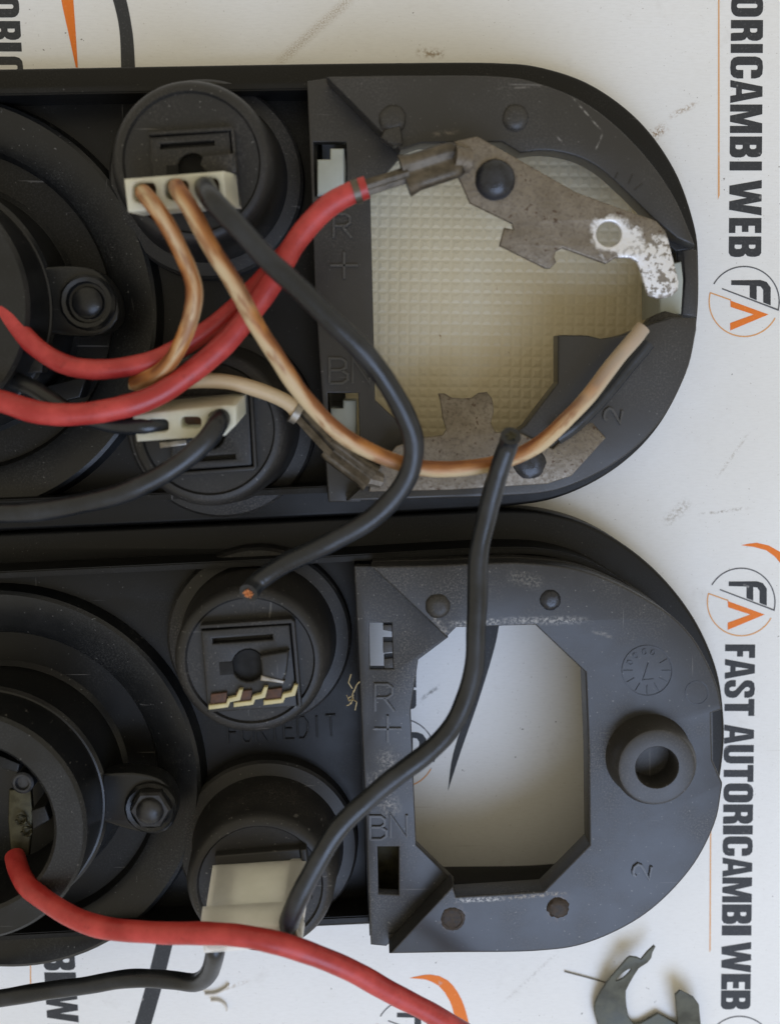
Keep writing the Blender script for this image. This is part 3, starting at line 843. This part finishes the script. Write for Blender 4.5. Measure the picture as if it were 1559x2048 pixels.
prism('slot_tooth', [[(766, 1250), (786, 1250), (786, 1264), (766, 1260)]], 23.5, 19, M_plate, lo, 1)
prism('slot_tooth', [[(766, 1284), (786, 1284), (786, 1304), (766, 1306)]], 23.5, 19, M_plate, lo, 1)
prism('slot_tooth', [[(768, 1318), (787, 1316), (787, 1338), (768, 1338)]], 23.5, 19, M_plate, lo, 1)
prism('slot_floor', [[(740, 1690), (800, 1690), (800, 1800), (740, 1800)]], 12, 8, M_brass, lo, 1)
pin(lo, 875, 1212, 30, 2.4, M_plate); pin(lo, 1100, 1200, 30, 2.0, M_rivet)
lathe('pin_hole', [(2.8, -.2), (2.6, .15), (2.1, .25), (1.9, .05), (0, .05)], P(905, 1838, 30), M_rust, lo, 24, noise=.16)
pin(lo, 1115, 1815, 30, 2.2, M_rust, .3)
boss = lathe('screw_boss', [(9.3, 29.8), (9.0, 30.6), (8.7, 35.4), (8.0, 36.8), (7.5, 37), (4.6, 37), (4.35, 36.6), (4.2, 30.5), (0, 30.5)], Vector((P(1313, 1535, 37).x, P(1313, 1535, 37).y, 0)), M_plate, lo, 64)
glyph('R', 769, 1395, 38, 54, 23.9, lo, M_plate_dirty); glyph('+', 775, 1457, 54, 54, 23.9, lo, M_plate_dirty)
glyph('B', 756, 1655, 32, 46, 23.9, lo, M_plate_dirty); glyph('N', 797, 1652, 32, 46, 23.9, lo, M_plate_dirty)
glyph('2', 1282, 1741, 26, 34, 30, lo, M_plate_dirty, -78)
st = [circ(1293, 1341, 50, 40)+[circ(1293, 1341, 50, 40)[0]]]
for a in range(0, 360, 30):
    if 190 < a < 320: continue
    st.append([(1293+29*math.cos(math.radians(a)), 1341+29*math.sin(math.radians(a))), (1293+47*math.cos(math.radians(a)), 1341+47*math.sin(math.radians(a)))])
for a in (205, 232, 262, 288):
    st += gl_strokes('0', 1293+38*math.cos(math.radians(a)), 1341+38*math.sin(math.radians(a)), 7, 10, a+90)
st += gl_strokes('7', 1294, 1342, 22, 34, 175)
raised('date_stamp', st, 30, M_plate_dirty, lo, .26, .2)
raised('ejector_mark', [circ(1392, 1385, 23, 30)+[circ(1392, 1385, 23, 30)[0]]], 30, M_plate_dirty, lo, .22, .12)
for k, ch in enumerate('FURIEDIT'):
    glyph(ch, 466+k*28, 1465-k*2, 20, 42, 12, lo, M_black, -3, .45)

l1 = bulb_socket(lo, Vector((P(500, 1322, 35).x, P(500, 1322, 35).y, 0)))
T = seat(l1, 497, 1335, 1.0, -4, 1)
prism('seat_hood', [[(520, 1312), (578, 1302), (572, 1350), (565, 1362), (524, 1352)]], 38.5, 35, M_socket, l1, 5)
prism('seat_hood', [[(522, 1350), (570, 1362), (566, 1368), (520, 1362)]], 37.6, 35, M_steel, l1, 3)
for k, (x, y) in enumerate([(420, 1413), (470, 1408), (530, 1404)]):     # remains of a broken connector
    prism('broken_contact', [[(x+2, y-24), (x+34, y-28), (x+32, y-6), (x, y-2)]], 37.4, 35, M_brown, l1, 1)
    prism('connector_remnant', [[(x-3, y-2), (x+32, y-6), (x+35, y-16), (x+52, y-20), (x+58, y-34), (x+66, y-34), (x+60, y-12), (x+40, y-8), (x+36, y+2), (x-3, y+7)]], 37.9, 35.5, M_remnant, l1, 2)
l2 = bulb_socket(lo, Vector((P(520, 1772, 35).x, P(520, 1772, 35).y, 0)))
prism('connector_seat', [[(430, 1712), (600, 1698), (612, 1800), (440, 1815)]], 36.6, 33, M_socket, l2, 4)
prism('seat_frame', [[(600, 1700), (612, 1698), (624, 1800), (612, 1804)]], 37.4, 33, M_socket, l2, 3)

lug(lo, None, 303, 1612, loop(('c', [(205, 1548), (270, 1546), (325, 1562), (352, 1605), (345, 1650), (315, 1668), (260, 1660), (195, 1640)])), 27)
hx = P(305, 1612, 28.8)
lathe('lug_bolt', [(4.4, -.5), (4.4, 2.0), (3.9, 2.6), (0, 2.6)], hx, M_darksteel, lo, 6, smooth=20)
lathe('bolt_tip', [(2.9, 2.5), (2.8, 3.2), (2.2, 3.9), (1.1, 4.3), (0, 4.4)], hx, M_darksteel, lo, 24, noise=.05)
tp = P(48, 1563, 34)
lathe('terminal_screw', [(2.3, -4), (2.3, .8), (1.9, 1.1), (1.5, 1.1), (1.2, .4), (0, .4)], tp, M_darksteel, lo, 24)
t_ = prism('terminal_blade', [loop([(18, 1580), (62, 1578), (66, 1628), (58, 1712), (22, 1712), (16, 1640)])], 30, 28.6, M_brass, lo, 3)
for x, y in ((43, 1640), (54, 1663)):
    pts = [P(x+10*math.cos(a*math.pi/8), y+9*math.sin(a*math.pi/8), 31+.4*math.sin(a)) for a in range(-6, 9)]
    link('terminal_curl', tube_mesh(pts, .28*MM, 8), M_brass, t_)
prism('socket_rib', [loop([(-30, 1500), (40, 1528), (36, 1545), (-30, 1530)])], 36, 20, M_black, lo, 3)
prism('socket_rib', [loop([(62, 1622), (90, 1612), (100, 1640), (66, 1660)])], 36, 20, M_black, lo, 3)

# ------------------------------------------------------------------ loose contact strip on the upper holder
STRIP = loop([(905, 283), (954, 272), (1019, 308), (1150, 383), (1258, 423)], ('c', [(1258, 423), (1312, 442), (1330, 462), (1344, 512), (1357, 565), (1355, 580), (1343, 592), (1312, 598), (1295, 590), (1284, 556), (1273, 524), (1262, 516), (1229, 516)]),
             [(1211, 528), (1124, 496)], ('c', [(1124, 496), (1111, 503), (1108, 515), (1112, 524), (1100, 537), (1090, 537)]), [(998, 491), (1007, 456), (1026, 459), (1023, 447), (939, 406), (923, 369), (912, 348)])
def zs(x, y): return 37.5+(34-37.5)*(x-900)/450
strip = thing('contact_strip', P(1120, 440, 31), 'corroded flat metal contact strip with hole and whitened end over the lens', 'contact strip')
sheet('strip_plate', [STRIP, circ(1217, 468, 25, 26)], zs, 1.3, M_strip, strip, 4)
sheet('folded_lip', [[(1000, 492), (1008, 455), (1027, 459), (1018, 482)]], lambda x, y: 36.2, 2.2, M_strip, strip, 2)
lathe('rivet', [(3.9, -.4), (3.85, .5), (3.3, 1.5), (2.3, 2.1), (1.1, 2.35), (0, 2.4)], P(989, 360, 36.8), M_rivet, strip, 32, noise=.03)
crimp(strip, P(918, 316, 38.3), P(808, 352, 40), 2.35*MM, M_crimp, .68)
link('strip_neck', tube_mesh([P(903, 316, 38.4), P(935, 322, 37.2)], [2.6*MM, 2.4*MM], 12), M_strip, strip)
link('insulation_claw', tube_mesh([P(706, 385, 42), P(719, 381, 42)], 2.4*MM, 18), M_crimp, strip)

# ------------------------------------------------------------------ wires
def wire(px, r, mat, label, conductor=None, name='wire', start=None):
    pts = path3(px)
    n = len(pts)
    ph = random.random()*6
    for i in range(2, n-2): pts[i] = pts[i]+Vector((math.sin(i*.37+ph), math.cos(i*.29+ph), .5*math.sin(i*.23+ph)))*.09*MM
    me = tube_mesh(pts, [r*MM*(1+.02*math.sin(i*.31)+.012*math.sin(i*.83)) for i in range(n)], 18)
    o = link(name, me, mat, None, smooth=60)
    tag(o, label, 'wire')
    if conductor is not None:
        d = (pts[-1]-pts[-2]).normalized()
        strands('conductor', pts[-1]-d*1.0*MM, pts[-1]+d*conductor*MM, .85*MM, M_copper if conductor > .4 else M_brass, o, 19, .2)
    return o
R = 2.0
rw = wire([(-160, 470, 34), (-60, 545, 36), (0, 612, 38), (60, 683, 39), (135, 730, 40), (220, 739, 41), (320, 715, 41), (400, 672, 40), (460, 624, 39), (512, 575, 38), (560, 520, 37), (610, 462, 37.5)], 1.95, M_red,
     'red wire crossing nearest the round socket and passing under the rust-stained wire')
rw2 = wire([(-160, 745, 42), (-70, 785, 44), (0, 803, 46), (90, 826, 47), (190, 826, 47), (290, 800, 46), (375, 752, 45), (445, 690, 44), (505, 622, 43), (555, 545, 42.5), (600, 472, 42), (650, 418, 42), (700, 387, 42), (733, 375, 42)], 2.15, M_red,
     'red wire with the lower loop, clamped to the corroded contact strip')
strands('conductor', P(728, 377, 42), P(815, 349, 40.2), 1.0*MM, M_crimp, rw2, 3, .95)
wire([(286, 384, 46), (300, 402, 52), (322, 432, 53), (352, 480, 52), (378, 540, 51), (388, 590, 50.5), (378, 650, 49), (352, 706, 47), (322, 742, 44), (292, 758, 41.5), (270, 766, 39.5)], 1.52, M_stain,
     'short rust-stained cream wire curving down between the two red wires', )
wire([(262, 764, 39), (300, 770, 39.3), (370, 763, 39.5), (450, 764, 39), (520, 780, 37), (570, 802, 35.5), (596, 827, 34.5)], 1.5, M_cream_wire, 'clean cream wire arching over the lower connector to a crimp')
wire([(352, 372, 46), (362, 390, 53), (384, 425, 55), (428, 502, 56), (488, 604, 55), (545, 702, 53), (612, 798, 51), (690, 874, 49), (785, 921, 47), (880, 939, 45.5), (980, 928, 44), (1070, 893, 42), (1145, 826, 40), (1215, 742, 38), (1285, 655, 36.5)], 1.55, M_stain,
     'long rust-stained cream wire sweeping across the window to the right end')
wire([(410, 372, 46), (420, 392, 54), (452, 430, 57), (530, 512, 58), (620, 600, 58), (700, 676, 57), (762, 748, 55), (808, 828, 53), (828, 890, 51.5), (812, 958, 50), (752, 1030, 48.5), (662, 1084, 47), (570, 1126, 45), (520, 1160, 44), (505, 1176, 45.2), (497, 1186, 46.8)], 1.95, M_blackwire,
     'black wire looping from the three-hole connector to a bare copper end', .45)
wire([(575, 1872, 52), (580, 1835, 55), (615, 1762, 57), (672, 1664, 57), (745, 1590, 55.5), (850, 1508, 53), (915, 1435, 51), (945, 1345, 50), (953, 1240, 49), (955, 1130, 48), (975, 1020, 48), (1000, 935, 49), (1015, 890, 50.5), (1021, 872, 52.5)], 1.95, M_blackwire,
     'black wire crossing the octagonal window upward to a cut end over the staked strip', .25)
wire([(330, 848, 42), (290, 852, 44), (220, 848, 43), (140, 822, 41), (70, 780, 38), (0, 752, 34), (-120, 720, 28)], 1.75, M_blackwire, 'black wire leaving the two-wire connector to the left behind the red loop')
wire([(446, 828, 42), (436, 845, 46), (408, 886, 48), (350, 934, 48.5), (270, 976, 48), (180, 1004, 47), (90, 1020, 46), (0, 1026, 45), (-150, 1030, 42)], 1.95, M_blackwire, 'black wire sloping down left from the two-wire connector')
wire([(1294, 686, 32), (1252, 738, 32.2), (1205, 794, 32.6), (1158, 842, 33), (1112, 876, 33)], 1.5, M_blackwire, 'short black wire end lying beside the stained wire tip')
wire([(30, 1712, 31.5), (38, 1738, 35), (62, 1778, 40), (130, 1826, 46), (215, 1856, 50), (310, 1866, 53), (410, 1866, 56), (500, 1875, 58), (590, 1896, 58), (690, 1936, 55), (800, 1994, 50), (930, 2066, 44), (1040, 2130, 38)], 2.1, M_red,
     'red wire running from the lower round socket off the bottom edge')
wire([(424, 1878, 48), (430, 1895, 49), (426, 1922, 46), (416, 1948, 42), (392, 1964, 38), (340, 1960, 35), (250, 1958, 33), (150, 1974, 31), (0, 1996, 28), (-120, 2010, 24)], 1.9, M_blackwire, 'black wire bending left over the white board at the bottom')

# ------------------------------------------------------------------ connectors
def hole(x, y, w, h): return rr(x-w, y-h, x+w, y+h, min(w, h)*.7)
c1 = thing('wire_connector', P(370, 390, 35), 'ivory three-hole connector with two cream wires and one black wire', 'connector')
skew('housing', [[(248, 358), (446, 342), (453, 410), (256, 424)], hole(288, 384, 24, 21), hole(353, 379, 24, 21), hole(414, 375, 24, 21)], 48, 35.2, 31, 8, M_conn, c1, 3)
skew('housing_floor', [[(256, 364), (440, 350), (446, 404), (262, 417)]], 43, 41, 5, 1, M_brown, c1, 0)
c2 = thing('wire_connector', P(390, 840, 35), 'ivory connector with two black wires and an empty middle hole', 'connector')
skew('housing', [[(264, 830), (448, 811), (472, 812), (472, 850), (450, 872), (274, 884)], hole(316, 852, 21, 13), hole(382, 846, 20, 12), hole(436, 838, 20, 14)], 45, 35.2, 24, -28, M_conn, c2, 3)
skew('housing_floor', [[(286, 836), (460, 820), (460, 850), (290, 866)]], 42, 40, 6, -6, M_brown, c2, 0)
c3 = thing('wire_connector', P(520, 1760, 35), 'tall ivory connector standing in the lowest bulb socket behind the red wire', 'connector')
skew('housing', [[(404, 1868), (590, 1856), (600, 1892), (410, 1905)], hole(432, 1886, 20, 12), hole(575, 1874, 18, 12)], 55, 36.6, 22, -140, M_conn_white, c3, 5)
skew('housing_collar', [[(399, 1859), (592, 1847), (603, 1894), (408, 1908)], hole(432, 1886, 20, 12), hole(575, 1874, 18, 12)], 55.3, 49, 7, -48, M_conn_white, c3, 4)
skew('housing_rib', [[(418, 1860), (432, 1859), (432, 1868), (418, 1869)]], 48.8, 36.6, 15, -92, M_conn_white, c3, 2)

# ------------------------------------------------------------------ loose metal contact, fibres, flakes
clip = thing('metal_contact', P(1280, 2060, 0), 'loose bent steel contact with slotted curved arm lying on the board', 'metal contact')
ARM = loop(('c', [(1307, 1891), (1310, 1894), (1304, 1906), (1302, 1916), (1294, 1926), (1277, 1937), (1259, 1966), (1251, 1982), (1252, 2012), (1256, 2034), (1266, 2048)]),
           [(1279, 2047), (1315, 2027), (1352, 2047), (1400, 2090), (1390, 2130), (1215, 2130)], ('c', [(1205, 2090), (1194, 2048), (1187, 2024), (1188, 2008), (1193, 1996), (1213, 1964), (1253, 1917)]), ('c', [(1259, 1913), (1273, 1915), (1281, 1919), (1293, 1904)]))
def za(x, y):
    t = max(0, min(1, (2040-y)/140))
    return 1.6+4*t*t*(3-2*t)
sheet('curved_arm', [ARM, dense([(1231, 1963), (1239, 1952), (1251, 1942), (1261, 1938), (1257, 1945), (1246, 1956)], True, 4)], za, .7, M_clip, clip, 2)
sheet('prong', [[(1349, 1990), (1359, 1981), (1386, 1995), (1397, 2010), (1403, 2075), (1358, 2085)]], lambda x, y: 6-(y-1980)*.045, .8, M_clip, clip, 2)
tag(link('fibre', tube_mesh([P(x, y, .35) for x, y in dense([(1128, 1943), (1170, 1954), (1214, 1966), (1232, 1972)])], .16*MM, 6), M_hair), 'thin dark fibre lying on the board beside the loose metal contact', 'fibre')
tf = bmesh.new()
for k in range(9):
    a = random.uniform(0, 6.28); l = random.uniform(14, 34)
    x0, y0 = 706+random.uniform(-3, 3), 1388+random.uniform(-14, 14)
    m = tube_mesh([P(x0, y0, 24.2), P(x0+l*.4*math.cos(a), y0+l*.5*math.sin(a), 25), P(x0+l*.45*math.cos(a+.5), y0+l*math.sin(a+.4), 24.6)], .14*MM, 5)
    tf.from_mesh(m); bpy.data.meshes.remove(m)
me = bpy.data.meshes.new('tuft'); tf.to_mesh(me); tf.free()
o = link('straw_tuft', me, M_straw, None); tag(o, 'tiny tuft of dry straw stuck beside the lower lettered strip', 'straw tuft'); o['kind'] = 'stuff'
for px, lab in (([(410, 1985), (432, 1984), (452, 1974), (458, 1967)], 'curled paper flake beside the bend of the black wire'), ([(422, 1998), (440, 1999), (452, 2008), (454, 2018)], 'curved paper flake below the bend of the black wire')):
    w_ = [P(x, y, .1) for x, y in dense(px, step=4)]
    tag(link('paper_flake', wall_mesh(w_, .35*MM, .05*MM, 1.1*MM), M_paperflake), lab, 'paper flake')
